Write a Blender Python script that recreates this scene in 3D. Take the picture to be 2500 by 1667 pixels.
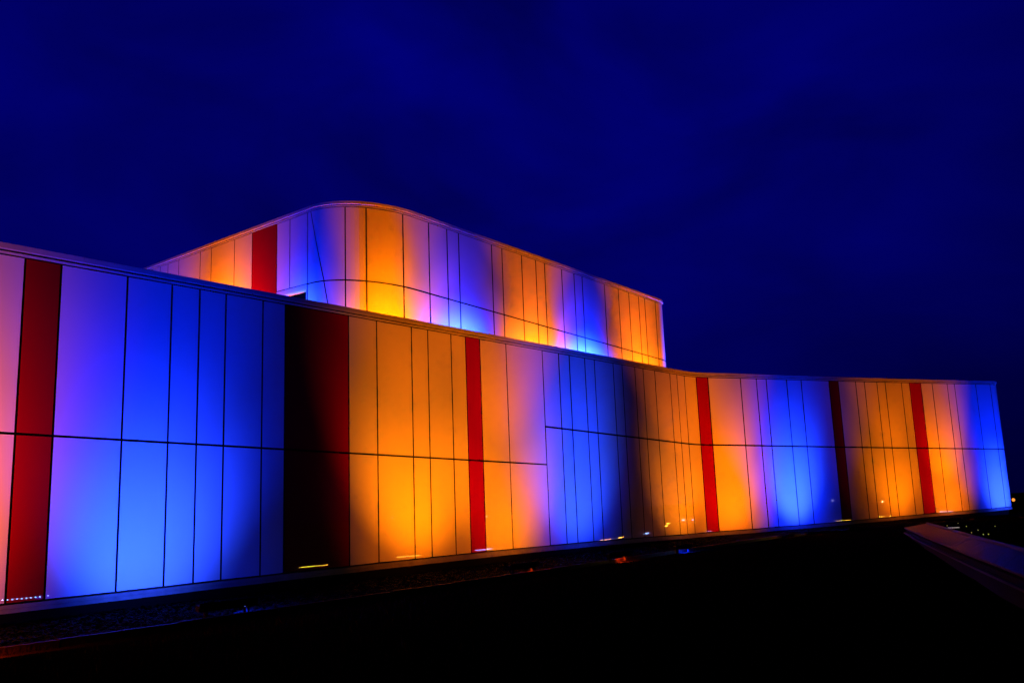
import bpy, bmesh, math, random
from mathutils import Vector, Matrix
import numpy as np
for o in list(bpy.data.objects): bpy.data.objects.remove(o, do_unlink=True)
S = bpy.context.scene
random.seed(7); RNG = np.random.default_rng(7)

# ---------------------------------------------------------------- camera
PITCH, ROLL, FPX = 0.18267, -0.03744, 2290.71
F = Vector((0, math.cos(PITCH), math.sin(PITCH))); UP = Vector((0, -math.sin(PITCH), math.cos(PITCH))); RT = Vector((1, 0, 0))
R2 = RT*math.cos(ROLL) + UP*math.sin(ROLL); U2 = -RT*math.sin(ROLL) + UP*math.cos(ROLL)
cd = bpy.data.cameras.new('camera'); cam = bpy.data.objects.new('camera', cd); S.collection.objects.link(cam)
cd.sensor_width = 36; cd.lens = FPX/2500*36; cd.clip_start = 0.05; cd.clip_end = 9000
m = Matrix((R2, U2, -F)).transposed().to_4x4(); cam.matrix_world = m
S.camera = cam
S.render.resolution_x, S.render.resolution_y = 1024, 682

# ---------------------------------------------------------------- sky (deep blue dusk with faint cloud)
W = bpy.data.worlds.new('World'); S.world = W; W.use_nodes = True
wn, wl = W.node_tree.nodes, W.node_tree.links; wn.clear()
out = wn.new('ShaderNodeOutputWorld'); bg = wn.new('ShaderNodeBackground')
sky = wn.new('ShaderNodeTexSky'); sky.sky_type = 'NISHITA'; sky.sun_disc = False
sky.sun_elevation = math.radians(-4.5); sky.sun_rotation = math.radians(235)
tc = wn.new('ShaderNodeTexCoord')
mp = wn.new('ShaderNodeMapping'); mp.inputs['Scale'].default_value = (1.0, 1.0, 2.2); mp.inputs['Location'].default_value = (1.75, 0.9, 0.35)
nz = wn.new('ShaderNodeTexNoise'); nz.inputs['Scale'].default_value = 3.0; nz.inputs['Detail'].default_value = 5; nz.inputs['Roughness'].default_value = 0.5
nz.inputs['Distortion'].default_value = 0.5
cr = wn.new('ShaderNodeValToRGB'); cr.color_ramp.elements[0].position = 0.26; cr.color_ramp.elements[1].position = 0.80
cr.color_ramp.elements[0].color = (0.0002, 0.0002, 0.058, 1); cr.color_ramp.elements[1].color = (0.0003, 0.0003, 0.20, 1)
# the sky is darker towards the east (right of the view)
dp = wn.new('ShaderNodeVectorMath'); dp.operation = 'DOT_PRODUCT'; dp.inputs[1].default_value = (R2*((950-1250)/FPX)+U2*(950/FPX)+F).normalized()
mr = wn.new('ShaderNodeMapRange'); mr.inputs['From Min'].default_value = 0.70; mr.inputs['From Max'].default_value = 1.0
mr.inputs['To Min'].default_value = 0.28; mr.inputs['To Max'].default_value = 1.2
mul = wn.new('ShaderNodeMix'); mul.data_type = 'RGBA'; mul.blend_type = 'MULTIPLY'; mul.inputs[0].default_value = 1
tint = wn.new('ShaderNodeMix'); tint.data_type = 'RGBA'; tint.blend_type = 'MULTIPLY'; tint.inputs[0].default_value = 1
tint.inputs[7].default_value = (0.0, 0.002, 0.03, 1)
# afterglow only on the side the view looks towards: night behind
sx_ = wn.new('ShaderNodeSeparateXYZ'); m2 = wn.new('ShaderNodeMapRange'); m2.interpolation_type = 'SMOOTHSTEP'
m2.inputs['From Min'].default_value = 0.05; m2.inputs['From Max'].default_value = 0.6; m2.inputs['To Min'].default_value = 0.015; m2.inputs['To Max'].default_value = 1.0
mul2 = wn.new('ShaderNodeMix'); mul2.data_type = 'RGBA'; mul2.blend_type = 'MULTIPLY'; mul2.inputs[0].default_value = 1
add = wn.new('ShaderNodeMix'); add.data_type = 'RGBA'; add.blend_type = 'ADD'; add.inputs[0].default_value = 1
wl.new(tc.outputs['Generated'], mp.inputs[0]); wl.new(mp.outputs[0], nz.inputs['Vector']); wl.new(nz.outputs['Fac'], cr.inputs[0])
wl.new(tc.outputs['Generated'], dp.inputs[0]); wl.new(dp.outputs['Value'], mr.inputs['Value'])
wl.new(cr.outputs[0], mul.inputs[6]); wl.new(mr.outputs[0], mul.inputs[7])
wl.new(sky.outputs[0], tint.inputs[6]); wl.new(tc.outputs['Generated'], sx_.inputs[0]); wl.new(sx_.outputs[1], m2.inputs['Value']); wl.new(mul.outputs[2], mul2.inputs[6]); wl.new(m2.outputs[0], mul2.inputs[7]); wl.new(mul2.outputs[2], add.inputs[6]); wl.new(tint.outputs[2], add.inputs[7])
wl.new(add.outputs[2], bg.inputs[0]); bg.inputs[1].default_value = 1.0; wl.new(bg.outputs[0], out.inputs[0])
S.view_settings.view_transform = 'Standard'; S.view_settings.look = 'None'
S.view_settings.exposure = 0; S.view_settings.gamma = 1

# ---------------------------------------------------------------- light settings
AMBER = (1.0, 0.1431, 0.0); BLUE = (0.0, 0.014, 1.0)
AMBER_HOT = (1.0, 0.1899, 0.0); BLUE_HOT = (0.026, 0.085, 1.0)      # the main lens group is slightly paler
SPILL = 1600
# per bar: shift along the wall, yaw, then (watts, tilt, cone) of its wide, main and long-throw lens groups
BARS = [
 (-0.0, -5.2, (2368, 21.5, 112.5), (924, 27.8, 78.6), (372, 51.0, 62.0), (2085, 27.0, 98.2)),
 (0.01, 10.3, (391, 8.9, 114.4), (1500, 23, 75), (1641, 72.6, 70.8), (1706, 41.4, 90.2)),
 (-0.01, 8.0, (48, 32.0, 109.3), (1700, 40, 84), (2073, 79.0, 62.1), (300, 19, 98)),
 (-0.0, 2.4, (46, 26.1, 113.6), (1000, 30, 80), (2443, 70.9, 63.8), (330, 17, 92)),
 (-0.01, 1.9, (580, 31.7, 96.1), (1637, 36.8, 82.2), (1742, 61.2, 65.7), (300, 19, 98)),
 (-0.0, -13.8, (31, 33.9, 116.3), (1372, 27.3, 66.7), (2292, 70.0, 68.3), (101, 12.0, 91.5)),
 (0.0, -11.1, (681, 27.5, 102.7), (1097, 33.9, 73.6), (1333, 59.7, 62.5), (336, 25.4, 98.6)),
 (0.01, 7.0, (1772, 42.7, 100.7), (2684, 33.9, 68.4), (3274, 51.8, 62.7), (805, 14.8, 107.0)),
 (0.01, -7.8, (331, 35.9, 112.5), (941, 39.0, 81.5), (1973, 74.9, 65.3), (224, 16.9, 102.7)),
 (0.01, -4.3, (688, 23.3, 96.5), (321, 33.2, 80.5), (2385, 52.7, 62.0), (501, 22.4, 95.7)),
 (-0.0, -0.3, (1435, 39.6, 111.0), (2143, 21.4, 72.5), (3405, 62.4, 76.6), (598, 24.4, 105.6)),
 (0.0, 28.3, (154, 33.3, 118.1), (2568, 38.6, 82.6), (495, 58.5, 65.7), (191, 21.6, 97.9)),
 (-1.03, -7.2, (12209, 35.1, 114.3), (32490, 39.8, 81.5), (8041, 67.5, 74.9), (9046, 26.0, 100.0)),
 (-0.92, -6.1, (62836, 20.6, 136.7), (51205, 36.3, 78.3), (20632, 50.6, 56.6), (16971, 25.3, 99.3)),
 (-0.34, -4.0, (9514, 43.1, 102.8), (34170, 40.8, 63.9), (3609, 73.8, 52.5), (11767, 20.1, 94.9)),
 (0.05, 3.9, (1896, 33.2, 86.5), (7935, 44.9, 58.9), (8537, 89.6, 66.3), (2801, 24.5, 82.5)),
 (-0.5, 3.2, (5312, 40.4, 78.5), (29572, 23.6, 82.4), (3471, 83.6, 53.3), (11297, 19.4, 95.3)),
 (-0.03, -0.7, (1718, 40.2, 92.2), (4451, 22.8, 94.7), (4517, 85.6, 60.1), (2296, 21.1, 99.4)),
 (-1.09, 5.4, (1166, 23.9, 90.3), (33951, 10.0, 97.6), (4735, 52.4, 55.0), (25252, 16.6, 92.3)),
 (-0.58, 7.8, (1845, 31.1, 105.8), (2034, 21.2, 75.5), (3168, 78.1, 62.0), (1247, 28.0, 99.0)),
 (0.3, 0.0, (2810, 36.0, 120.0), (5621, 40.0, 84.0), (3513, 64.0, 66.0), (2108, 26.0, 100.0))]

# ---------------------------------------------------------------- materials
def mat(name, col, rough=0.6, spec=0.5, coat=0.0, coat_rough=0.03, metal=0.0, noise=None, bump=0.0, bscale=30.0):
    m = bpy.data.materials.new(name); m.use_nodes = True; n, l = m.node_tree.nodes, m.node_tree.links
    b = n['Principled BSDF']; b.inputs['Base Color'].default_value = (*col, 1); b.inputs['Roughness'].default_value = rough
    b.inputs['Specular IOR Level'].default_value = spec; b.inputs['Coat Weight'].default_value = coat
    b.inputs['Coat Roughness'].default_value = coat_rough; b.inputs['Metallic'].default_value = metal
    if noise or bump:
        t = n.new('ShaderNodeTexCoord')
    if noise:
        sc, lo = noise
        z = n.new('ShaderNodeTexNoise'); z.inputs['Scale'].default_value = sc; z.inputs['Detail'].default_value = 6
        r = n.new('ShaderNodeValToRGB'); r.color_ramp.elements[0].position = 0.3; r.color_ramp.elements[1].position = 0.7
        r.color_ramp.elements[0].color = (*[c*lo for c in col], 1); r.color_ramp.elements[1].color = (*col, 1)
        l.new(t.outputs['Object'], z.inputs['Vector']); l.new(z.outputs['Fac'], r.inputs[0]); l.new(r.outputs[0], b.inputs['Base Color'])
    if bump:
        z2 = n.new('ShaderNodeTexNoise'); z2.inputs['Scale'].default_value = bscale; z2.inputs['Detail'].default_value = 8
        bp = n.new('ShaderNodeBump'); bp.inputs['Strength'].default_value = bump; bp.inputs['Distance'].default_value = 0.02
        l.new(t.outputs['Object'], z2.inputs['Vector']); l.new(z2.outputs['Fac'], bp.inputs['Height']); l.new(bp.outputs[0], b.inputs['Normal'])
    return m
def emis(name, col, strength):
    m = bpy.data.materials.new(name); m.use_nodes = True; n = m.node_tree.nodes; b = n['Principled BSDF']
    b.inputs['Base Color'].default_value = (*col, 1); b.inputs['Emission Color'].default_value = (*col, 1); b.inputs['Emission Strength'].default_value = strength
    return m
M = dict(
    white=mat('frosted_white_glass', (0.76, 0.76, 0.75), 0.55, 0.15, 1.0, 0.002, noise=(0.6, 0.95)),
    red=mat("red_glass", (0.36, 0.0008, 0.006), 0.5, 0.1, 1.0, 0.002, noise=(0.6, 0.92)),
    joint=mat('black_joint', (0.004, 0.004, 0.004), 0.8, 0.1),
    cap=mat('coated_metal_cap', (0.42, 0.41, 0.40), 0.45, 0.4, noise=(3, 0.8)),
    trim=mat('metal_trim', (0.6, 0.59, 0.58), 0.4, 0.4, noise=(4, 0.85)),
    flash=mat('base_flashing', (0.22, 0.21, 0.20), 0.42, 0.4, noise=(5, 0.7), bump=0.05, bscale=6),
    dark=mat('dark_plinth', (0.004, 0.004, 0.004), 0.9, 0.05),
    roof=mat('roof_membrane', (0.03, 0.03, 0.03), 0.9, 0.2),
    soil=mat('dark_soil_and_grass', (0.0016, 0.0015, 0.0014), 0.95, 0.0, noise=(1.2, 0.5), bump=0.6, bscale=14),
    stone=mat('wet_gravel', (0.0022, 0.0018, 0.0015), 0.6, 0.02, noise=(9, 0.1)),
    kerb=mat('kerb_stone', (0.0035, 0.0025, 0.002), 0.6, 0.05, noise=(6, 0.35), bump=0.5, bscale=20),
    housing=mat('black_housing', (0.002, 0.002, 0.002), 0.6, 0.1),
    paving=mat('worn_concrete', (0.045, 0.020, 0.008), 0.40, 0.04, noise=(5, 0.05), bump=1.0, bscale=11),
    edge=mat('purple_sheen_steel', (0.02, 0.014, 0.035), 0.45, 0.08, noise=(2, 0.7)),  # purple of the reflected wall and sky put into the base colour
    post=mat('grey_post_paint', (0.5, 0.5, 0.55), 0.5, 0.5),
    hill=mat('dark_hill', (0.004, 0.003, 0.003), 0.95, 0.0),
    grass=mat('dark_grass_blades', (0.004, 0.0035, 0.002), 0.7, 0.05),
    led_blue=emis('led_blue', (0.20, 0.38, 1.0), 110), led_amber=emis('led_amber', (1.0, 0.55, 0.04), 70),
    lampw=emis('white_lamp', (1.0, 0.9, 0.75), 60), lampo=emis('orange_lamp', (1.0, 0.3, 0.04), 1.2),
    lampy=emis('yellow_green_lamp', (0.55, 0.6, 0.10), .4), strip=emis('amber_lit_edge', (1.0, 0.28, 0.01), 0.45),
)

# ---------------------------------------------------------------- helpers
def link(name, me, m, parent=None):
    o = bpy.data.objects.new(name, me)
    if m: me.materials.append(m)
    S.collection.objects.link(o)
    if parent: o.parent = parent
    return o
def mesh(name, V, Fc, m, parent=None, smooth=False):
    me = bpy.data.meshes.new(name); me.from_pydata([tuple(map(float, v)) for v in V], [], Fc); me.update()
    bm = bmesh.new(); bm.from_mesh(me); bmesh.ops.recalc_face_normals(bm, faces=bm.faces); bm.to_mesh(me); bm.free()
    if smooth: me.polygons.foreach_set('use_smooth', [True]*len(me.polygons))
    return link(name, me, m, parent)
def empty(name, loc, rz=0, label=None, cat=None, group=None):
    o = bpy.data.objects.new(name, None); S.collection.objects.link(o); o.location = loc; o.rotation_euler = (0, 0, rz); o.empty_display_size = 0.2
    tag(o, label, cat, group); return o
def tag(o, label=None, cat=None, group=None, kind=None):
    if label: o['label'] = label
    if cat: o['category'] = cat
    if group: o['group'] = group
    if kind: o['kind'] = kind
    return o
def box(x0, x1, y0, y1, z0, z1, V, Fc, T=None):
    b = len(V)
    for z in (z0, z1):
        for x, y in ((x0, y0), (x1, y0), (x1, y1), (x0, y1)):
            p = Vector((x, y, z)); V.append(T @ p if T else p)
    Fc += [(b, b+3, b+2, b+1), (b+4, b+5, b+6, b+7)] + [(b+i, b+(i+1) % 4, b+4+(i+1) % 4, b+4+i) for i in range(4)]
def ray(px, py):
    a, b = (px-1250)/FPX, -(py-833.5)/FPX
    return R2*a + U2*b + F
def atz(px, py, z):
    d = ray(px, py); return d*(z/d.z)

# ---------------------------------------------------------------- plan curves
class Curve:
    """polyline in plan, parametrised by length; outward normal is to the right of travel"""
    def __init__(s, pts, origin):
        s.P = np.array(pts, float); d = np.diff(s.P, axis=0); s.L = np.concatenate([[0], np.cumsum(np.hypot(*d.T))])
        tg = np.zeros_like(s.P); tg[1:-1] = s.P[2:]-s.P[:-2]; tg[0] = d[0]; tg[-1] = d[-1]
        s.T = tg/np.hypot(*tg.T)[:, None]
        s.off = 0; s.off = s.near(origin)
    def near(s, q):
        best = (1e9, 0)
        for i in range(len(s.P)-1):
            a, b = s.P[i], s.P[i+1]; ab = b-a; t = min(1, max(0, float((np.array(q)-a) @ ab/(ab @ ab)))); c = a+ab*t
            dd = float(np.hypot(*(c-q)))
            if dd < best[0]: best = (dd, s.L[i]+t*np.hypot(*ab))
        return best[1]-s.off
    def at(s, u, off=0.0):
        u = u+s.off
        x = np.interp(u, s.L, s.P[:, 0]); y = np.interp(u, s.L, s.P[:, 1]); tx = np.interp(u, s.L, s.T[:, 0]); ty = np.interp(u, s.L, s.T[:, 1])
        k = math.hypot(tx, ty); tx /= k; ty /= k
        return (x+ty*off, y-tx*off)
    def tang(s, u):
        a, b = s.at(u-.05), s.at(u+.05); d = Vector((b[0]-a[0], b[1]-a[1])); return d.normalized()
    def samples(s, a, b, step=0.22):
        """breakpoints needed between a and b (dense only where the curve bends)"""
        r = [a]
        for l in sorted(list(s.L-s.off)+getattr(s, 'extra', [])):
            if a+0.02 < l < b-0.02 and l-r[-1] > 0.01: r.append(float(l))
        r.append(b); return r
def arc(c, r, a0, a1, n):
    return [(c[0]+r*math.cos(a0+(a1-a0)*i/n), c[1]+r*math.sin(a0+(a1-a0)*i/n)) for i in range(n+1)]
def fillet(p, d1, d2, r, n):
    d1 = Vector(d1).normalized(); d2 = Vector(d2).normalized(); th = d1.angle_signed(d2)  # clockwise positive
    t = r*math.tan(abs(th)/2); a = Vector(p)-d1*t; nn = Vector((-d1.y, d1.x)) if th < 0 else Vector((d1.y, -d1.x))
    c = a+nn*r; a0 = math.atan2(a.y-c.y, a.x-c.x); return arc(c, r, a0, a0-th, n)
dA = np.array([.55429, .83232]); A0 = np.array([-8.71, 16.31]); dB = np.array([.7853, .6191])
PA = lambda t: tuple(A0+dA*t)
pts = [PA(-14)]
B0 = np.array([19.08, 50.05]); Bn = np.array([dB[1], -dB[0]])
def PB(t): # slightly bowed wing, t from -14 .. 13
    o = 0.09*(1-((t+0.6)/10.5)**2)-0.02
    return tuple(B0+dB*t+Bn*(-o)*0.0 - np.array([dB[1], -dB[0]])*o)
corner = (7.87, 41.21)
pts += [tuple(p) for p in fillet(corner, dA, dB, 6.3, 14)]
for t in np.arange(-11.5, 13.6, 1.25): pts.append(PB(t))
tb = 13.75; eb = np.array(PB(tb)); pts.append(tuple(eb))
d_end = np.array(PB(tb))-np.array(PB(tb-.5)); a_end = math.atan2(d_end[1], d_end[0]); rE = 2.2
cE = eb+np.array([-math.sin(a_end), math.cos(a_end)])*rE
pts += arc(cE, rE, a_end-math.pi/2, a_end-math.pi/2+math.radians(105), 22)[1:]
le = np.array(pts[-1]); de = a_end+math.radians(105); pts.append(tuple(le+24*np.array([math.cos(de), math.sin(de)])))
LOW = Curve(pts, (-8.71, 16.31))
S_END = LOW.L[-1]-LOW.off
ff = lambda x: x+45.575
pu = [(-27.0, 31.87+1.0557*27.0)]
pu += [tuple(p) for p in fillet((-6.67, 38.9), (1, -1.0557), (1, 1), 3.3, 26)]
eU = np.array((8.75, 8.75+45.575)); pu.append(tuple(eU)); cU = eU+np.array([-math.sin(math.pi/4), math.cos(math.pi/4)])*1.1
pu += arc(cU, 1.1, -math.pi/4, -math.pi/4+math.radians(92), 16)[1:]
lu = np.array(pu[-1]); pu.append(tuple(lu+13*np.array([math.cos(math.radians(137)), math.sin(math.radians(137))])))
UPR = Curve(pu, (-9.24, 41.63)); S_UEND = UPR.L[-1]-UPR.off

ztop = lambda x, y: 5.5+.0598*min(x, 33)-.0059*y
zseamL = lambda x, y: 2.47976+.03168*x-.03019*y
zseamR = lambda x, y: 3.72046+.03168*x-.03019*y
utop = lambda x, y: 13.610-.10787*x-.01174*y
useam = lambda x, y: 10.2-.10787*x-.01174*y
lowJ = [(-8.71,16.31),(-8.33,16.87),(-7.56,18.0),(-6.99,18.86),(-6.61,19.44),(-6.24,20.05),(-5.66,20.92),(-5.28,21.46),(-4.12,23.23),(-3.53,24.06),(-2.75,25.24),(-2.36,25.86),(-1.77,26.74),(-1.38,27.33),(-0.98,27.92),(-0.2,29.14),(0.99,30.94),
 (1.58,31.84),(1.98,32.47),(2.58,33.27),(2.98,33.91),(3.79,35.13),(4.2,35.76),(4.79,36.56),(5.19,37.13),(5.79,38.05),(6.6,39.23),(7.0,39.84),(7.42,40.43),(8.09,41.25),(8.72,41.79),(10.52,43.2),(11.46,43.98),(12.06,44.48),(13.34,45.56),(14.28,46.31),(16.17,47.84),(16.86,48.46),(18.08,49.33),(18.7,49.75),(19.65,50.49),(20.29,50.98),(21.64,52.1),(22.33,52.69),(23.29,53.43),(24.27,54.16),(25.61,55.18),(26.28,55.7),(28.29,57.22),(29.76,58.38)]
zb = [-1.167,-1.166,-1.144,-1.134,-1.124,-1.111,-1.101,-1.099,-1.067,-1.057,-1.048,-1.042,-1.037,-1.026,-1.025,-1.017,-1.013,-1.016,-1.021,-1.011,-1.015,-1.033,-1.035,-1.036,-1.037,-1.049,-1.057,-1.072,-1.066,-1.062,-1.053,-1.042,-1.015,-1.001,-1.0,-0.977,-0.957,-0.914,-0.895,-0.874,-0.859,-0.845,-0.816,-0.792,-0.771,-0.765,-0.745,-0.732,-0.696,-0.640]
def onray(curve, q):     # joint = where the sight line to q crosses the curve
    q = Vector(q); best = None; P = curve.P
    for i in range(len(P)-1):
        a = Vector(P[i]); ab = Vector(P[i+1])-a; den = q.x*ab.y-q.y*ab.x
        if abs(den) < 1e-9: continue
        t = (a.x*q.y-a.y*q.x)/den
        if -1e-6 <= t <= 1+1e-6:
            X = a+ab*t; dd = (X-q).length
            if best is None or dd < best[0]: best = (dd, curve.L[i]+t*ab.length-curve.off)
    return best[1]
sJ = [onray(LOW, q) for q in lowJ]
LOW.extra = list(sJ); zbs = np.array(zb); zsm = zbs.copy(); zsm[1:-1] = (zbs[:-2]+2*zbs[1:-1]+zbs[2:])/4
def zbase(s): return float(np.interp(s, [-14]+sJ+[sJ[-1]+2, sJ[-1]+30], [-1.42]+list(zsm)+[-.60, -.6]))
upJ = [(-19.87,52.85),(-18.85,51.77),(-16.98,49.86),(-16.02,48.79),(-14.21,46.91),(-12.89,45.49),(-11.18,43.68),(-10.34,42.79),(-9.24,41.63),(-7.28,40.37),(-6.31,40.2),(-4.75,40.84),(-3.68,41.92),(-2.89,42.68),(-2.37,43.2),(-.84,44.72),(-.34,45.27),(.64,46.21),(1.37,46.94),(1.84,47.42),(2.77,48.35),(3.46,49.02),(3.93,49.54),(5.25,50.83),(6.11,51.69),(6.77,52.33),(7.4,52.95),(7.81,53.4),(8.52,54.08)]
uJ = [onray(UPR, q) for q in upJ]

# ---------------------------------------------------------------- ground
def ground_height(x, y): return -1.62+.0072*min(max(y, 0), 60)+.004*max(-20, min(x, 30))
xs = np.concatenate([[-2500, -900, -300, -120], np.arange(-60, 81, 2.5), [140, 400, 1000, 2500]])
ys = np.concatenate([[-1500, -400, -100, -40], np.arange(-15, 101, 2.5), [140, 260, 600, 1500, 4000]])
V = []; Fc = []
for y in ys:
    for x in xs:
        z = ground_height(x, y)+(0.03*math.sin(x*.7+y*.4)*math.cos(y*.9-x*.2) if abs(x) < 80 and y < 100 else 0)
        if y > 100: z -= (y-100)*.0006
        V.append((x, y, z))
nx = len(xs)
for j in range(len(ys)-1):
    for i in range(nx-1): Fc.append((j*nx+i, j*nx+i+1, (j+1)*nx+i+1, (j+1)*nx+i))
tag(mesh('ground', V, Fc, M['soil'], smooth=True), kind='structure')
# far hills
V = []; Fc = []
n = 120
for i in range(n+1):
    a = math.radians(-75+150*i/n); r = 900
    h = 2.0+5*(0.5+0.5*math.sin(a*9+1.0))*0.5+2.0*math.sin(a*23)+(2.5 if a > .3 else 0)
    for rr, zz in ((r-160, -6), (r-60, h*.6), (r, h), (r+120, -6)):
        V.append((rr*math.sin(a), rr*math.cos(a), zz))
for i in range(n):
    for k in range(3): Fc.append((i*4+k, i*4+k+1, i*4+5+k, i*4+4+k))
tag(mesh('hills', V, Fc, M['hill'], smooth=True), kind='structure')

# ---------------------------------------------------------------- building
B = empty('building', (0, 0, 0), 0, 'long curved building clad in white and red glass panels under coloured floodlights', 'building')
def sweep(name, curve, a, b, prof, zf, m, parent, closed=True):
    """extrude profile [(out, dz)] along curve between a and b; zf(s,x,y) is the reference height"""
    ss = curve.samples(a, b); V = []; Fc = []; k = len(prof)
    for s in ss:
        x0, y0 = curve.at(s); z0 = zf(s, x0, y0)
        for o, dz in prof:
            x, y = curve.at(s, o); V.append((x, y, z0+dz))
    for i in range(len(ss)-1):
        for j in range(k if closed else k-1):
            Fc.append((i*k+j, i*k+(j+1) % k, (i+1)*k+(j+1) % k, (i+1)*k+j))
    if closed: Fc += [tuple(range(k)), tuple((len(ss)-1)*k+j for j in range(k))]
    return mesh(name, V, Fc, m, parent)
GAP = 0.022
def panel(name, curve, sa, sb, z0f, z1f, m, parent, ta=0.0, tb=0.0, gap=GAP):
    """one glass panel between stations sa..sb (ta/tb = shift of the edge at the foot, for slanting joints)"""
    gb = gt = gap; ss = curve.samples(sa+gap, sb-gap)
    if (ta or tb) and len(ss) < 6: ss = list(np.linspace(sa+gap, sb-gap, 8))
    j0, j1, j2, j3 = [random.uniform(-.0013, .0013) for _ in range(4)]
    nface = []; V = []; Fc = []; nv = 2 if not (ta or tb) else 6
    for d in (0.0, -0.014):
        for s in ss:
            w = (s-ss[0])/(ss[-1]-ss[0])
            for v in range(nv):
                q = v/(nv-1); sh = (1-q)*(ta*(1-w)+tb*w); su = s+sh
                off = d+(j0*(1-w)+j1*w)*(1-q)+(j2*(1-w)+j3*w)*q
                x, y = curve.at(su, off); xr, yr = curve.at(su)
                z0 = z0f(su, xr, yr)+gb; z1 = z1f(su, xr, yr)-gt
                V.append((x, y, z0+(z1-z0)*q))
    k = len(ss); N = k*nv
    for i in range(k-1):
        for v in range(nv-1):
            a = i*nv+v; nface.append(2); Fc.append((a, a+nv, a+nv+1, a+1)); Fc.append((N+a, N+a+1, N+a+nv+1, N+a+nv))
        for v in (0, nv-1):
            a = i*nv+v; Fc.append((a, a+nv, N+a+nv, N+a))
    for i in (0, k-1):
        for v in range(nv-1):
            a = i*nv+v; Fc.append((a, a+1, N+a+1, N+a))
    o = mesh(name, V, Fc, m, parent); o.data.materials.append(M['joint'])      # black gasket round the edges
    for p in o.data.polygons:
        q = [0 if i < N else 1 for i in p.vertices]
        if 0 < sum(q) < len(q): p.material_index = 1
    return o
zt = lambda s, x, y: ztop(x, y); zl = lambda s, x, y: zseamL(x, y); zr = lambda s, x, y: zseamR(x, y); zbf = lambda s, x, y: zbase(s)
# structural wall behind the glass, plinth under it
def slabwall(name, curve, a, b, z0f, z1f, off, th, m, parent):
    ss = curve.samples(a, b); V = []; Fc = []
    for s in ss:
        xr, yr = curve.at(s)
        for o, z in ((off, z0f(s, xr, yr)), (off, z1f(s, xr, yr)), (off-th, z1f(s, xr, yr)), (off-th, z0f(s, xr, yr))):
            x, y = curve.at(s, o); V.append((x, y, z))
    for i in range(len(ss)-1):
        for j in range(4): Fc.append((i*4+j, i*4+(j+1) % 4, (i+1)*4+(j+1) % 4, (i+1)*4+j))
    Fc += [(0, 1, 2, 3), tuple((len(ss)-1)*4+j for j in range(4))]
    return mesh(name, V, Fc, m, parent)
slabwall('wall', LOW, -14, S_END, zbf, lambda s, x, y: ztop(x, y)+.086, -.05, .3, M['joint'], B)
slabwall('plinth', LOW, -14, S_END, lambda s, x, y: -2.3, lambda s, x, y: zbase(s)-.004, -.20, .3, M['dark'], B)
FL = .15
o = sweep('base_flashing', LOW, -14, S_END, [(-.19, -.012), (.012, -.012), (.016, -.075), (.012, -.080), (.022, -.086), (.026, -FL), (-.19, -FL)], zbf, M['flash'], B)
o['label'] = 'pale metal strip along the foot of the glass wall'
# joints -> panels
st = [-14, -12.6, -11.55, -9.8, -8.4, -6.3, -5.25, -3.5, -2.1] + sJ + [sJ[-1]+1.0, sJ[-1]+2.0, sJ[-1]+3.2, sJ[-1]+4.4, sJ[-1]+6.5, sJ[-1]+10, sJ[-1]+15, sJ[-1]+20]
off = 9
reds = {off+0, off+7, off+13, off+29, off+36, off+43, 1, 5}
for i in range(len(st)-1):
    a, b = st[i], st[i+1]
    left = i < off+16; sf = zl if left else zr
    nm, mm = ('red_panel', M['red']) if i in reds else ('facade_panel', M['white'])
    if i > off+52: 
        panel(nm, LOW, a, b, zbf, zt, mm, B); continue
    gp = GAP if i < 25 else .030 if i < 38 else .034
    lo_ = panel(nm, LOW, a, b, zbf, sf, mm, B, gap=gp); hi_ = panel(nm, LOW, a, b, sf, zt, mm, B, gap=gp)
    if i in reds:
        lo_['label'] = 'dark red glass panel below the seam'; hi_['label'] = 'dark red glass panel above the seam'
# coping of the lower wing: slim band, shadow gap, protruding fascia in lengths
sweep('roof_trim', LOW, -14, S_END, [(-.04, .010), (.006, .010), (.006, .050), (-.04, .050)], zt, M['trim'], B)
cs = [-14.0]
while cs[-1] < S_END-3: cs.append(cs[-1]+3.02)
cs[-1] = S_END
for a, b in zip(cs[:-1], cs[1:]):
    sweep('coping', LOW, a+.004, b-.004, [(-.30, .088), (.035, .088), (.055, .094), (.055, .19), (.04, .197), (-.34, .205)], zt, M['cap'], B)
# roof
rp = []
for s in LOW.samples(-14, S_END): rp.append(LOW.at(s, -.33))
rp += [(-18, 88), (-52, 60), (-52, 28)]
V = [(x, y, ztop(x, y)-.12) for x, y in rp]; mesh('roof', V, [tuple(range(len(V)))], M['roof'], B)
V = []; Fc = []     # plain rear walls
rr = [LOW.at(S_END, -.1), (-18, 88), (-52, 60), (-52, 28), LOW.at(-14, -.1)]
for x, y in rr: V += [(x, y, -2.3), (x, y, ztop(x, y)+.1)]
for i in range(len(rr)-1): Fc.append((2*i, 2*i+2, 2*i+3, 2*i+1))
mesh('rear_wall', V, Fc, M['cap'], B)

# ---------------------------------------------------------------- upper storey
ut = lambda s, x, y: utop(x, y); us = lambda s, x, y: useam(x, y)
rf = lambda s, x, y: ztop(x, y)+.02
slabwall('rooftop_wall', UPR, uJ[0]-6, uJ[6], lambda s, x, y: ztop(x, y)-.1, lambda s, x, y: utop(x, y)+.11, -.05, .25, M['joint'], B)
slabwall('rooftop_wall', UPR, uJ[6], uJ[8]-.02, us, ut, -.05, .25, M['joint'], B)
slabwall('rooftop_wall', UPR, uJ[8]-.02, S_UEND, lambda s, x, y: ztop(x, y)-.1, lambda s, x, y: utop(x, y)+.11, -.05, .25, M['joint'], B)
su = [uJ[0]-6, uJ[0]-4.2, uJ[0]-2.2, uJ[0]-1.1] + uJ + [uJ[-1]+.95, uJ[-1]+1.7, uJ[-1]+2.8, uJ[-1]+5.5, uJ[-1]+9]
o4 = 4
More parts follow.
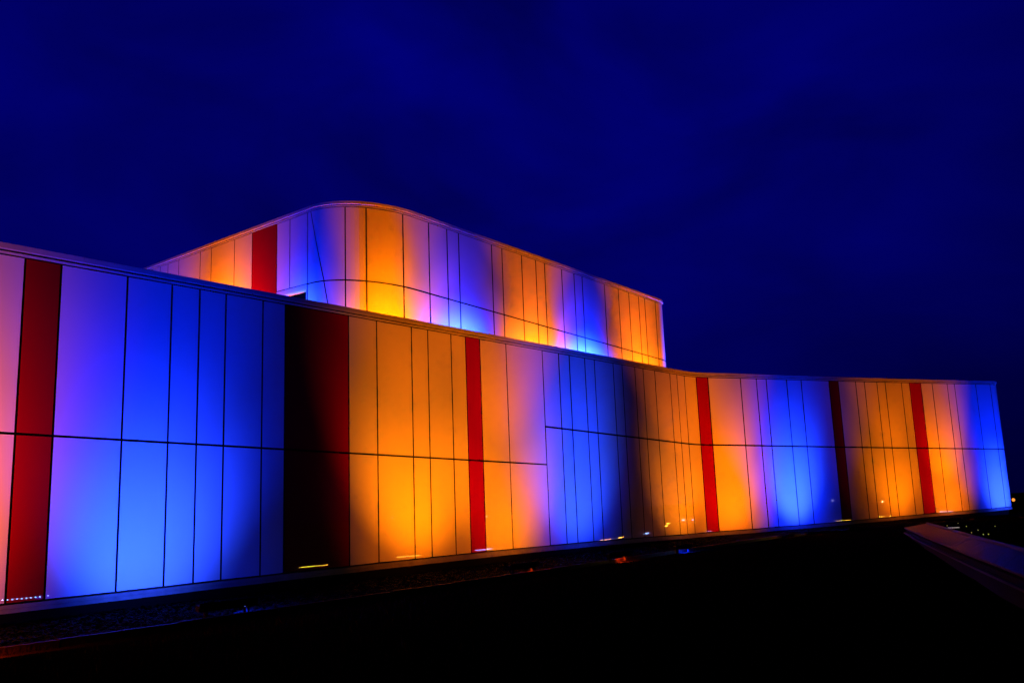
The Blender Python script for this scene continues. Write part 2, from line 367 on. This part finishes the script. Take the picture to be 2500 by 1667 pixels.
# slanting joint on the curved corner
dt = onray(UPR, atz(759.1, 516.7, 13.9).xy.to_tuple()); db = onray(UPR, atz(790.8, 686.7, 10.3).xy.to_tuple()); slope_ds = db-dt
for i in range(len(su)-1):
    a, b = su[i], su[i+1]
    nm, mm = ('rooftop_panel', M['white'])
    if i == o4+5: nm, mm = ('rooftop_red_panel', M['red'])
    if i == o4+8:
        h = 3.41; low_h = 4.6; d2 = slope_ds*low_h/h
        panel(nm, UPR, a, dt, us, ut, mm, B, 0, slope_ds, gap=.03); panel(nm, UPR, dt, b, us, ut, mm, B, slope_ds, 0, gap=.03)
        panel(nm, UPR, a, db, rf, us, mm, B, 0, d2, gap=.03); panel(nm, UPR, db, b, rf, us, mm, B, d2, 0, gap=.03)
        continue
    panel(nm, UPR, a, b, us if i > o4+5 else rf, ut, mm, B, gap=.032)
    if i > o4+7: panel(nm, UPR, a, b, rf, us, mm, B, gap=.032)
sweep('rooftop_trim', UPR, uJ[0]-6, S_UEND, [(-.04, .01), (.006, .01), (.006, .07), (-.04, .07)], ut, M['trim'], B)
cs = [uJ[0]-6]
nxt = [uJ[0]-3, uJ[0], uJ[3], uJ[5]+.5, uJ[7]+.9, uJ[8]+1.0, uJ[9]-.1, uJ[9]+.6, uJ[10]+.05, uJ[10]+.8, uJ[11]-.2, uJ[12]]
cs += nxt
while cs[-1] < S_UEND-3: cs.append(cs[-1]+3.0)
cs[-1] = S_UEND
for a, b in zip(cs[:-1], cs[1:]):
    sweep('rooftop_coping', UPR, a+.004, b-.004, [(-.3, .115), (.05, .115), (.075, .122), (.075, .245), (.05, .255), (-.34, .265)], ut, M['cap'], B)
rp = [UPR.at(s, -.28) for s in UPR.samples(uJ[0]-6, S_UEND)]
V = [(x, y, utop(x, y)-.1) for x, y in rp]; mesh('rooftop_deck', V, [tuple(range(len(V)))], M['roof'], B)
# doorway in the side wall, under the seam between the red panel and the corner
fr = 0.10
def dz_(s, x, y): return useam(x, y)
s0, s1 = uJ[6]+.02, uJ[8]-.03
sweep('door_frame', UPR, s0, s1, [(-.30, -.235), (.0, -.235), (.015, -.14), (.015, -.012), (-.30, -.012)], dz_, M['trim'], B)
slabwall('door_frame', UPR, s1-.07, s1, rf, lambda s, x, y: useam(x, y)-.24, .015, .33, M['trim'], B)
slabwall('door_frame', UPR, s0, s0+.12, rf, lambda s, x, y: useam(x, y)-.24, .015, .33, M['trim'], B)
slabwall('door_recess', UPR, s0-.1, s1+.1, rf, lambda s, x, y: useam(x, y)-.01, -.95, .1, M['housing'], B)
slabwall('door_recess', UPR, s0-.1, s0, rf, lambda s, x, y: useam(x, y)-.01, -.32, .6, M['housing'], B)
slabwall('door_recess', UPR, s1, s1+.1, rf, lambda s, x, y: useam(x, y)-.01, -.32, .6, M['housing'], B)
o = sweep('door_lit_edge', UPR, s0+.2, s1-.75, [(-.29, -.262), (-.25, -.262), (-.25, -.238), (-.29, -.238)], dz_, M['strip'], B)  # no lamp: emission imitates amber light caught by the soffit edge
o['label'] = 'thin amber strip inside the doorway head, glowing in place of a lit soffit edge'
slabwall('door_rail', UPR, s0+.1, s1-.12, lambda s, x, y: useam(x, y)-1.25, lambda s, x, y: useam(x, y)-1.17, -.5, .05, M['cap'], B)

# ---------------------------------------------------------------- floodlight bars
def led_mesh(nm, m, par, n=12, L=1.2):
    V = []; Fc = []
    for i in range(n):
        x = -L/2+L*(i+.5)/n; b = len(V); seg = 8
        for ring, (r, h) in enumerate(((.013, 0), (.011, .007), (.005, .011))):
            for k in range(seg):
                a = 2*math.pi*k/seg; V.append((x+r*math.cos(a), .045+h, .0+r*math.sin(a)))
        for q in range(2):
            for k in range(seg): Fc.append((b+q*seg+k, b+q*seg+(k+1) % seg, b+(q+1)*seg+(k+1) % seg, b+(q+1)*seg+k))
        Fc.append(tuple(b+2*seg+k for k in range(seg)))
    return mesh(nm, V, Fc, m, par)
bar_no = [0]
def make_flood(loc, rz, tilt, color, label, roof=False, L=1.2):
    """bar's local +Y faces the wall; housing with a rear visor, two brackets, a row of twelve LEDs and the lamp itself"""
    shift, yaw, *groups = BARS[bar_no[0]]; bar_no[0] += 1
    loc = (loc[0]+math.cos(rz)*shift, loc[1]+math.sin(rz)*shift, loc[2])
    e = empty('floodlight_bar', loc, rz, label, 'floodlight', 'linear floodlight bars washing the facade')
    T = Matrix.Rotation(tilt*0.35, 4, 'X')
    V = []; Fc = []
    box(-L/2-.03, L/2+.03, -.05, .04, -.045, .045, V, Fc, T); box(-L/2-.03, L/2+.03, -.058, -.05, -.05, .10, V, Fc, T)
    for k in range(9): x = -L/2+.05+k*(L-.1)/8; box(x-.004, x+.004, -.07, -.058, -.04, .04, V, Fc, T)
    mesh('housing', V, Fc, M['housing'], e)
    for sx in (-1, 1):
        V = []; Fc = []; box(sx*L*.38-.02, sx*L*.38+.02, -.03, .03, -.16, -.046, V, Fc); box(sx*L*.38-.05, sx*L*.38+.05, -.06, .06, -.175, -.161, V, Fc)
        mesh('bracket', V, Fc, M['housing'], e)
    l = led_mesh('led_row', M['led_blue'] if color == 'blue' else M['led_amber'], e, 12, L); l.rotation_euler = (tilt*0.35, 0, 0)
    for k, (watts, tl, cn) in enumerate(groups):
        ld = bpy.data.lights.new('lamp', 'SPOT'); ld.energy = watts
        ld.color = (BLUE_HOT if color == 'blue' else AMBER_HOT) if k == 1 else (BLUE if color == 'blue' else AMBER)
        ld.spot_size = math.radians(cn); ld.spot_blend = 1.0; ld.shadow_soft_size = 0.05
        lo = bpy.data.objects.new('lamp', ld); S.collection.objects.link(lo); lo.visible_glossy = False; lo.parent = e
        lo.location = (0, .09, .03); lo.rotation_euler = (math.pi/2+math.radians(tl), 0, math.radians(-yaw))
    if not roof:      # stray light falling on the gravel round the fixture
        ld = bpy.data.lights.new('spill', 'SPOT'); ld.energy = SPILL*(2.2 if color == 'blue' else 5 if loc[1] < 13 else 1.3); ld.color = (0.0, 0.02, 1) if color == 'blue' else (1, 0.04, 0)
        ld.spot_size = math.radians(96); ld.spot_blend = 1.0; ld.shadow_soft_size = 0.03
        lo = bpy.data.objects.new('spill', ld); S.collection.objects.link(lo); lo.parent = e; lo.visible_glossy = False
        lo.location = (.2, .12, .06); lo.rotation_euler = Vector((.62, -.04, -.62)).to_track_quat('-Z', 'Y').to_euler()
    return e
# spot looks down -Z; rotated by +90deg about X it looks along +Y, more = upwards
ground_lamps = [
 ('amber', (-7.2, 11.75), 'A', 'amber floodlight bar before the left stretch of wall, beyond the picture edge'),
 ('blue', (-4.95, 16.25), 'A', 'blue floodlight bar nearest the viewer, before the wide blue panels at left'),
 ('amber', (.05, 23.1), 'A', 'amber floodlight bar just past the wide near-black red panel'),
 ('amber', (2.7, 26.6), 'A', 'amber floodlight bar before the narrow red panel at the middle'),
 ('blue', (5.1, 30.1), 'A', 'blue floodlight bar where the panel seam jumps up, middle of wall'),
 ('amber', (10.6, 37.9), 'A', 'amber floodlight bar before the inward bend of the wall'),
 ('amber', (12.3, 39.6), 'B', 'amber floodlight bar just right of the red panel at the bend'),
 ('blue', (15.0, 42.5), 'B', 'blue floodlight bar before the blue panels right of the bend'),
 ('amber', (22.8, 48.5), 'B', 'amber floodlight bar right of the narrow black-looking panel'),
 ('amber', (27.1, 51.3), 'B', 'amber floodlight bar before the rightmost red panel'),
 ('blue', (31.6, 55.3), 'B', 'blue floodlight bar at the far right end of the wall'),
]
aA = math.atan2(dA[1], dA[0]); aB = math.atan2(dB[1], dB[0])
for c, (x, y), w, lab in ground_lamps:
    s = LOW.near((x, y)); ang = aA if w == 'A' else aB
    z = zbase(s)-.16
    make_flood((x, y, z), ang, math.radians(35), c, lab, L=1.15 if w == 'A' else 1.5)
# round the far end
make_flood((36.2, 61.5, -.78), math.radians(110), math.radians(35), 'blue', 'blue floodlight bar round the far right corner of the wall')
roof_lamps = [('blue', (-19.8, 52.8)), ('amber', (-13.6, 46.25)), ('blue', (-9.3, 41.7)), ('amber', (-5.55, 40.3)), ('blue', (-2.35, 43.25)), ('amber', (1.2, 46.75)), ('blue', (4.25, 49.85)), ('amber', (7.45, 53.05)), ('blue', (9.9, 55.9))]
rl = ['farthest left one', 'second along the side wall', 'beside the doorway', 'at the rounded corner', 'first on the long front', 'second on the long front', 'third on the long front', 'near the right end', 'round the right end']
for (c, q), lab in zip(roof_lamps, rl):
    s = UPR.near(q); x, y = UPR.at(s, 2.6); t = UPR.tang(s)
    make_flood((x, y, ztop(x, y)+.08), math.atan2(t.y, t.x), math.radians(50), c, c+' floodlight bar on the roof, '+lab, roof=True)

# ---------------------------------------------------------------- kerb, gravel, grass in front of the wall
def gh(x, y): return ground_height(x, y)
V = []; Fc = []
s = -12.0; random.seed(3)
def kerb_line(d, s0, s1, hgt, name):
    V = []; Fc = []; s = s0
    while s < s1:
        L = .98; a = Vector(LOW.at(s, d)); b = Vector(LOW.at(s+L, d)); c = (a+b)/2; ang = math.atan2((b-a).y, (b-a).x)
        T = Matrix.Translation((c.x, c.y, gh(c.x, c.y)+random.uniform(-.006, .006))) @ Matrix.Rotation(ang+random.uniform(-.006, .006), 4, 'Z')
        ln = (b-a).length-.012
        box(-ln/2, ln/2, -.05, .05, -.15, hgt, V, Fc, T); s += L+.006
    return tag(mesh(name, V, Fc, M['kerb']), kind='structure')
kerb_line(3.55, -12, 47, .10, 'kerb')
# gravel: one mesh of many small stones
def stones(n, smin, smax, dmin, dmax, r0, r1, name):
    ico = bmesh.new(); bmesh.ops.create_icosphere(ico, subdivisions=1, radius=1); iv = np.array([v.co[:] for v in ico.verts]); ifc = np.array([[v.index for v in f.verts] for f in ico.faces]); ico.free()
    k = len(iv); u = RNG.random(n); ss = smin+(smax-smin)*u**1.5; dd = dmin+(dmax-dmin)*RNG.random(n)
    Vv = np.zeros((n, k, 3))
    for i in range(n):
        x, y = LOW.at(ss[i], dd[i]); r = r0+(r1-r0)*RNG.random()**2
        a = RNG.random()*6.28; ca, sa = math.cos(a), math.sin(a)
        q = iv*(1+.35*(RNG.random((k, 1))-.5))*np.array([1.2, .85, .6])*r
        q = np.stack([q[:, 0]*ca-q[:, 1]*sa, q[:, 0]*sa+q[:, 1]*ca, q[:, 2]], 1)
        Vv[i] = q+np.array([x, y, gh(x, y)+r*.3+.035])
    me = bpy.data.meshes.new(name); me.from_pydata(Vv.reshape(-1, 3).tolist(), [], (ifc[None]+np.arange(n)[:, None, None]*k).reshape(-1, 3).tolist())
    return tag(link(name, me, M['stone']), kind='stuff')
stones(15000, -5, 46, .1, 3.5, .02, .055, 'gravel')
# grass tufts beyond the kerb
def blades(n, fn, name, h0, h1):
    Vv = []; Ff = []
    for i in range(n):
        x, y = fn(); a = random.uniform(0, 6.28); h = random.uniform(h0, h1); w = random.uniform(.003, .007); z = gh(x, y)-.01
        lx, ly = random.uniform(-.5, .5)*h, random.uniform(-.5, .5)*h; b = len(Vv)
        Vv += [(x-w*math.cos(a), y-w*math.sin(a), z), (x+w*math.cos(a), y+w*math.sin(a), z), (x+lx*.5+w*.6*math.cos(a), y+ly*.5+w*.6*math.sin(a), z+h*.65), (x+lx, y+ly, z+h)]
        Ff += [(b, b+1, b+2), (b, b+2, b+3)]
    me = bpy.data.meshes.new(name); me.from_pydata(Vv, [], Ff)
    return tag(link(name, me, M['grass']), kind='stuff')
def gf():
    s = -6+50*random.random()**1.4; d = 4.7+6*random.random()**2; return LOW.at(s, d)
blades(16000, gf, 'grass', .05, .16)

# ---------------------------------------------------------------- post and box
pp = atz(681, 1440, -1.53)
e = empty('bollard_post', (pp.x, pp.y, gh(pp.x, pp.y)), aA, 'short dark post beside the wide black-looking panel', 'post')
V = []; Fc = []; box(-.055, .055, -.04, .04, 0, .86, V, Fc); mesh('post', V, Fc, M['post'], e)
V = []; Fc = []; box(-.07, .07, -.055, .055, .861, .885, V, Fc); mesh('cap', V, Fc, M['post'], e)
V = []; Fc = []; box(-.10, .10, -.09, .09, 0.0, .02, V, Fc); mesh('base_plate', V, Fc, M['housing'], e)

# ---------------------------------------------------------------- raised paved path at lower right
ZP = -1.0
pl = [(2207, 1287), (2249.5, 1306), (2332, 1339), (2399, 1365), (2500, 1403), (2700, 1480)]
pr = [(2259.4, 1277.8), (2290, 1287), (2357, 1307.7), (2432, 1329), (2500, 1347.5), (2700, 1402)]
PL = [atz(*p, ZP) for p in pl]; PR = [atz(*p, ZP) for p in pr]
def interp(P, t):
    d = [0]
    for a, b in zip(P[:-1], P[1:]): d.append(d[-1]+(b-a).length)
    u = t*d[-1]
    for i in range(len(P)-1):
        if u <= d[i+1] or i == len(P)-2:
            w = (u-d[i])/(d[i+1]-d[i]); return P[i]*(1-w)+P[i+1]*w
path = empty('raised_path', (PL[0].x, PL[0].y, 0), 0, 'raised concrete slab path with dark joints running towards the lower right corner', 'path')
loc0 = Vector((PL[0].x, PL[0].y, 0))
V = []; Fc = []; nslab = 26
for i in range(nslab):
    t0, t1 = i/nslab+.0006, (i+1)/nslab-.0006
    q = [interp(PL, t0), interp(PR, t0), interp(PR, t1), interp(PL, t1)]; b = len(V); dzz = random.uniform(-.004, .004)
    for z in (ZP-.035, ZP):
        for p in q: V.append(Vector((p.x, p.y, z+dzz))-loc0)
    Fc += [(b, b+3, b+2, b+1), (b+4, b+5, b+6, b+7)]+[(b+k, b+(k+1) % 4, b+4+(k+1) % 4, b+4+k) for k in range(4)]
mesh('paving_slab', V, Fc, M['paving'], path)
def ribbon(name, P, w0, w1, z0, z1, m):
    V = []; Fc = []
    n = 40; pts_ = [interp(P, i/n) for i in range(n+1)]
    for i, p in enumerate(pts_):
        t = (pts_[min(i+1, n)]-pts_[max(i-1, 0)]).normalized(); nn = Vector((t.y, -t.x, 0))
        for w, z in ((w0, z0), (w1, z0), (w1, z1), (w0, z1)): V.append(Vector((p.x+nn.x*w, p.y+nn.y*w, z))-loc0)
    for i in range(n):
        for j in range(4): Fc.append((i*4+j, i*4+(j+1) % 4, i*4+4+(j+1) % 4, i*4+4+j))
    Fc += [(0, 1, 2, 3), (n*4, n*4+1, n*4+2, n*4+3)]
    return mesh(name, V, Fc, m, path)
sgn = 1 if ((PL[1]-PL[0]).cross(PR[0]-PL[0])).z > 0 else -1   # >0: PR lies to the left of travel
ribbon('base_wall', PL, .05*-sgn, .25*-sgn, -2.2, ZP-.101, M['dark'])
ribbon('edge_strip', PL, -.02*sgn, .035*sgn, ZP-.215, ZP-.18, M['edge'])
ribbon('rail', [p+Vector((0, 0, 0)) for p in PR], -.02*sgn, -.10*sgn, ZP-.10, ZP+.055, M['edge'])

# ---------------------------------------------------------------- small lights on the slope at right
yl = [(2340, 1283), (2360, 1289), (2372, 1301.5), (2388, 1296.5), (2413.5, 1304.5), (2430, 1288.5), (2313, 1288), (2401, 1305)]
labs = ['leftmost high one, by the path rail', 'just right of the leftmost', 'lowest left one', 'middle one', 'lowest right one', 'topmost, farthest right', 'dimmest, at far left beside the path', 'faint one low between two brighter']
for (px, py), lb in zip(yl, labs):
    p = atz(px, py, -1.28); d = p.length
    e = empty('garden_light', (p.x, p.y, gh(p.x, p.y)), 0, 'tiny yellow-green garden light on the dark slope, '+lb, 'garden light', 'small garden lights right of the raised path')
    hz = -1.28-gh(p.x, p.y)
    V = []; Fc = []; box(-.012, .012, -.012, .012, 0, max(.02, hz-.03), V, Fc); mesh('stake', V, Fc, M['housing'], e)
    bm = bmesh.new(); bmesh.ops.create_icosphere(bm, subdivisions=2, radius=.022, matrix=Matrix.Translation((0, 0, max(.05, hz)))); me = bpy.data.meshes.new('globe'); bm.to_mesh(me); bm.free(); link('globe', me, M['lampy'], e)
def bright(px, py, z, r, m, label, cat='lamp', name='small_light', L=0.0, ang=0):
    p = atz(px, py, z); g = gh(p.x, p.y)
    e = empty(name, (p.x, p.y, g), ang, label, cat); hz = z-g
    V = []; Fc = []; box(-.02, .02, -.02, .02, 0, hz-r*.9, V, Fc); mesh('stake', V, Fc, M['housing'], e)
    V = []; Fc = []; box(-max(L/2, r), max(L/2, r), -r, r, hz-r*.6, hz+r*.6, V, Fc); mesh('head', V, Fc, m, e)
    return e
mw = emis('small_white_lamp', (.9, .8, .75), .3); mo = emis('small_orange_glow', (1, .22, .02), .7); mb_ = emis('small_blue_glint', (.3, .45, 1), 1.5)
bright(2328, 1287.5, -1.22, .03, mw, 'small white light strip beside the path rail', L=.5, ang=0)
bright(2375, 1260, -1.15, .03, mo, 'small red-orange light on the ground below the blue right end', L=.25)
bright(1801, 1297.5, -1.35, .03, mo, 'tiny orange light at the foot of the blue panels right of the bend')
bright(1667, 1330.5, -1.4, .022, mb_, 'tiny pale blue LED glint of a floodlight bar, added on the ground below the bend')  # added glow standing in for the LED glint of the blue bar
bright(598, 1479, -1.35, .010, emis('dim_blue_glint', (.1, .2, 1), .35), 'tiny pale blue LED glint of a floodlight bar, added on the gravel, left foreground')  # added dim glow for the nearest blue bar's LED glint
bright(1553, 1344.5, -1.35, .02, mo, 'tiny orange LED spill of a floodlight bar, added on the gravel left of the bend')  # added glow for LED light escaping behind an amber bar
# street lamps: one beyond the far end, others behind the viewer that show as points in the glass
def street_lamp(p, h, m, label, r=.12):
    g = -1.6; e = empty('street_lamp', (p[0], p[1], g), 0, label, 'street lamp', 'street lamps around the site')
    V = []; Fc = []; seg = 8
    for z, rr_ in ((0, .09), (h-g, .05)):
        for k in range(seg): V.append((rr_*math.cos(6.283*k/seg), rr_*math.sin(6.283*k/seg), z))
    for k in range(seg): Fc.append((k, (k+1) % seg, seg+(k+1) % seg, seg+k))
    Fc.append(tuple(range(seg, 2*seg))); mesh('pole', V, Fc, M['housing'], e)
    bm = bmesh.new(); bmesh.ops.create_uvsphere(bm, u_segments=12, v_segments=8, radius=r, matrix=Matrix.Translation((0, 0, h-g+r))); me = bpy.data.meshes.new('globe'); bm.to_mesh(me); bm.free(); link('globe', me, m, e)
def mirror_lamp(px, py, dist, line):
    d = ray(px, py); P0, dd = (Vector((*A0, 0)), Vector((*dA, 0))) if line == 'A' else (Vector((19.08, 50.05, 0)), Vector((*dB, 0)))
    n = Vector((dd.y, -dd.x, 0)); t = P0.dot(n)/d.dot(n); Wp = d*t; rd = d-n*(2*d.dot(n)); k = dist/math.hypot(rd.x, rd.y); return Wp+rd*k
d = ray(2474, 1219); k = 130/d.y; P_ = d*k; street_lamp((P_.x, P_.y), P_.z-.25, M['lampo'], 'small orange street lamp on the horizon at the far right', .22)
for (px, py, ln, lb) in ((562, 1332, 'A', 'nearest one'), (302, 1379, 'A', 'second one'), (367, 1370, 'A', 'third one'), (250, 1378, 'A', 'leftmost one'), (1188, 1261.5, 'A', 'one far along the road'), (2054, 1221.5, 'B', 'one to the right of the road')):
    q = mirror_lamp(px, py, 60+px*.02, ln); street_lamp((q.x, q.y), q.z, M['lampw'], 'white street lamp behind the viewer, '+lb, .06 if px != 562 else .1)
